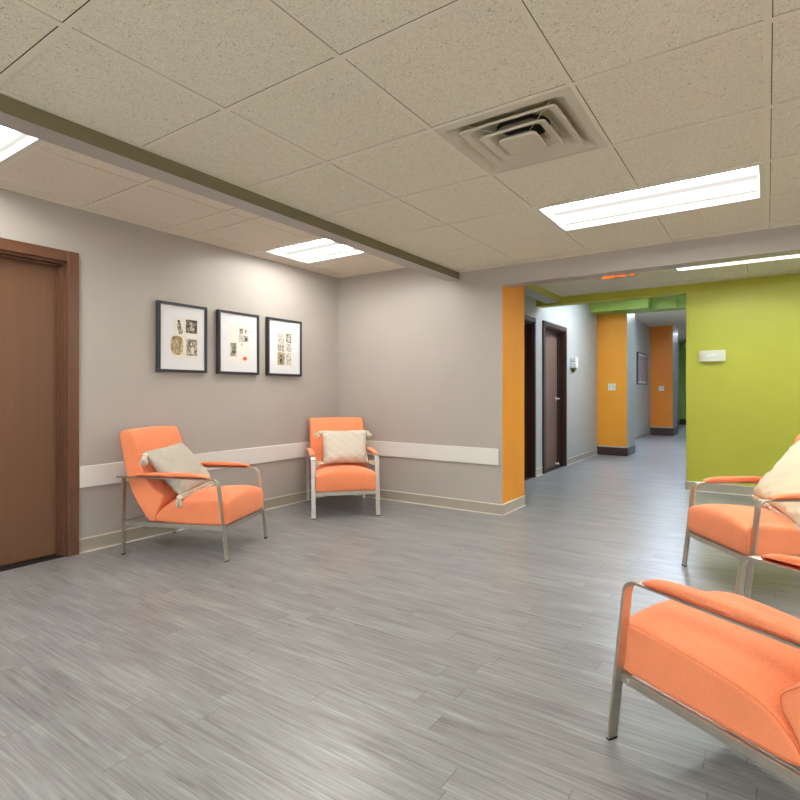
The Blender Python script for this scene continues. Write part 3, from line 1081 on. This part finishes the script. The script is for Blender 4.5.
M['ink1'] = print_material('engraving_grey', (214, 206, 186), (70, 66, 60), 60, .5, 1)
M['ink2'] = print_material('engraving_dark', (150, 146, 130), (34, 34, 32), 45, .52, 2)
M['ink3'] = print_material('sepia_engraving', (206, 186, 142), (128, 104, 66), 50, .5, 3)
M['ink4'] = print_material('pale_engraving', (222, 220, 212), (120, 116, 110), 70, .46, 4)
M['ink5'] = print_material('tan_engraving', (206, 196, 170), (112, 96, 66), 60, .5, 5)
M['dark'] = plain('ink_black', (46, 44, 42), .5)
M['cream'] = plain('ink_cream', (216, 208, 186), .5)
M['sepia'] = plain('ink_sepia', (176, 150, 100), .5)
M['red'] = plain('vermilion_ink', (206, 92, 62), .5)

FZ0, FZ1 = 1.288, 1.845
pA, mA, xA = picture(2.407, 2.853, FZ0, FZ1, 'black framed print nearest the brown door, four vintage portraits with an oval one')
b = MB(); flat(b, -.085, .135, -.165, .165, xA, .0006); sh = b.build('print_sheet', 'paper', mA)
x_ = xA+.0006
photo(mA, x_, -.072, .0, .025, .155, 'paper', [(.45, .82, .16, .1, 1), (.5, .5, .25, .25, 2), (.65, .22, .3, .2, 2)], ['ink2', 'ink1'])
photo(mA, x_, .025, .13, .045, .155, 'ink2', [(.45, .72, .14, .16, 1), (.55, .35, .22, .26, 1)], ['ink1'])
photo(mA, x_, -.11, .0, -.14, .015, 'ink3', [(.45, .72, .11, .10, 1), (.5, .35, .18, .26, 1)], ['ink5'], oval=True)
photo(mA, x_, .03, .13, -.14, -.005, 'ink1', [(.42, .76, .22, .15, 1), (.45, .70, .1, .09, 2), (.55, .32, .16, .22, 2)], ['ink2', 'cream'])
photo(mA, x_, .03, .13, .0, .04, 'paper_white')

pB, mB_, xB = picture(2.967, 3.42, FZ0, FZ1, 'black framed print in the middle of the three with small red marks')
b = MB(); flat(b, -.02, .115, -.17, .17, xB, .0006); flat(b, -.12, -.02, -.17, .15, xB, .0004); b.build('print_sheet', 'paper_white', mB_)
x_ = xB+.0006
photo(mB_, x_, .005, .045, .085, .135, 'ink1'); photo(mB_, x_, .06, .085, .095, .13, 'ink4', [(.5, .5, .3, .3, 1)], ['red'])
photo(mB_, x_, .0, .105, .015, .075, 'ink4', [(.75, .4, .16, .3, 1), (.55, .8, .06, .16, 1)], ['ink2'])
photo(mB_, x_, -.095, -.03, -.12, .0, 'ink1', [(.5, .68, .2, .16, 1), (.5, .3, .26, .2, 1)], ['ink2'])
photo(mB_, x_, .04, .09, -.155, -.115, 'paper', [(.3, .45, .22, .4, 1), (.72, .45, .2, .4, 1), (.5, .8, .2, .2, 1)], ['red'])
photo(mB_, x_, .02, .035, -.02, .005, 'ink4')

pC, mC, xC = picture(3.525, 3.978, FZ0, FZ1, 'black framed print nearest the corner with two columns of portraits')
b = MB(); flat(b, -.10, .09, -.19, .16, xC, .0006); b.build('print_sheet', 'paper_white', mC)
x_ = xC+.0006
for (a, c_, d, e, m_) in ((-.09, -.01, .03, .135, 'ink4'), (.015, .085, .05, .14, 'ink1'), (-.095, -.055, -.04, .025, 'ink1'), (-.045, -.01, -.04, .025, 'ink1'),
                          (.01, .085, -.04, .04, 'ink4'), (-.095, -.005, -.175, -.05, 'ink5'), (.01, .085, -.175, -.05, 'ink4')):
    photo(mC, x_, a, c_, d, e, m_, [(.5, .68, .14, .15, 1), (.5, .32, .2, .22, 1)], ['ink2' if m_ == 'ink5' else 'ink4'])

pD, mD, xD = picture(13.65, 14.8, 1.315, 2.09, 'framed print on the hallway wall between the two orange piers', x=XH, border=.035)
pD['group'] = 'framed print in the hallway'
M['ink6'] = print_material('script_print', (196, 186, 190), (110, 96, 104), 14, .5, 9)
b = MB(); flat(b, -.48, .48, -.31, .31, xD, .001); b.build('print_sheet', 'ink6', mD)


# ================================================================== SMALL WALL DEVICES
# beige alarm box on the lime wall: bowed front
r = thing('wall_alarm', 'ivory alarm box with a bowed front on the lime green wall', 'wall device', (-.51, YG, 1.534))
b = MB()
pr = [(-.128, 0), (-.128, -.028), (-.09, -.04), (-.04, -.048), (0, -.05), (.04, -.048), (.09, -.04), (.128, -.028), (.128, 0)]
b.loft([[(x, y, z) for x, y in pr] for z in (-.061, .061)], 0, False, True)
b.build('housing', 'plastic', r)
b = MB(); b.bbox(-.05, .05, -.056, -.046, -.016, .018, .004); b.build('lens_strip', 'plastic_white', r)
for s in (-1, 1):
    b = MB()
    for k in range(4):
        b.box(s*.09-.02, s*.09+.02, -.045, -.036, -.02+.012*k, -.016+.012*k)
    b.box(s*.09-.022, s*.09+.022, -.0405, -.036, -.022, .022)
    b.build('grille', 'plastic', r)

# hand sanitiser dispenser
r = thing('soap_dispenser', 'white hand sanitiser dispenser on the hallway wall past the dark door', 'dispenser', (XH, 8.52, 1.56))
b = MB()
b.bbox(0, .095, -.06, .06, .04, .11, .012); b.bbox(0, .10, -.062, .062, -.055, .035, .014)
b.build('housing', 'plastic_white', r)
b = MB(); b.bbox(.0, .08, -.045, .045, -.075, -.055, .006); b.loft([[(.01, -.045, -.075), (.08, -.045, -.075), (.08, .045, -.075), (.01, .045, -.075)],
                                                              [(.02, -.01, -.125), (.05, -.01, -.125), (.05, .01, -.125), (.02, .01, -.125)]], 0, False, True)
b.build('drip_tray', 'amber', r)


def switch(x, y, z, w_, label):
    r = thing('light_switch', label, 'switch', (x, y, z))
    b = MB(); b.bbox(-w_/2, w_/2, -.007, 0, -.06, .06, .002); b.build('plate', 'plastic_white', r)
    for s in (-1, 1):
        b = MB(); b.bbox(s*w_/4-.016, s*w_/4+.016, -.012, -.006, -.03, .03, .002); b.build('rocker', 'plastic', r)


switch(-2.30, 10.1, 1.222, .125, 'white double switch on the nearer orange pier')
switch(-2.29, 15.5, 1.23, .13, 'white double switch on the farther orange pier')
r = thing('wall_outlet', 'small white outlet low on the hallway wall past the farther pier', 'outlet', (XH, 18.8, .56))
b = MB(); b.bbox(0, .008, -.05, .05, -.07, .07, .002); b.build('plate', 'plastic_white', r)
b = MB(); b.box(.008, .011, -.02, .02, .01, .045); b.box(.008, .011, -.02, .02, -.045, -.01); b.build('socket', 'plastic', r)

# exit sign hung behind the beam
r = thing('exit_sign', 'glowing orange EXIT sign hanging behind the beam over the opening', 'exit sign', (-1.17, 5.5, HP))
b = MB(); b.bbox(-.18, .18, -.004, .006, -.138, -.002, .002); b.build('plate', 'exit_plate', r)
b = MB(); b.tube([(.165, -.02, -.12), (.185, -.02, -.11), (.192, -.02, -.08), (.192, -.02, -.002)], .007, 8)
b.build('bracket', 'lamp_frame', r)
b = MB(); b.bbox(-.19, .19, -.03, .03, -.02, 0, .004); b.build('canopy', 'lamp_frame', r)
b = MB()
h0, h1, st_ = -.130, -.030, .018
def bx(x0, x1, z0, z1): b.box(x0, x1, -.009, -.004, z0, z1)
bx(-.145, -.145+st_, h0, h1)
for z in (h0, (h0+h1-st_)/2, h1-st_): bx(-.145, -.09, z, z+st_)
for s in (-1, 1):
    b.loft([[(-.04-s*.035-.010, -.009, h0), (-.04-s*.035+.010, -.009, h0), (-.04+s*.035+.010, -.009, h1), (-.04+s*.035-.010, -.009, h1)],
            [(-.04-s*.035-.010, -.004, h0), (-.04-s*.035+.010, -.004, h0), (-.04+s*.035+.010, -.004, h1), (-.04+s*.035-.010, -.004, h1)]], 0, False, True)
bx(.022, .022+st_, h0, h1)
bx(.105-st_/2, .105+st_/2, h0, h1); bx(.07, .14, h1-st_, h1)
b.build('lettering', 'exit', r)
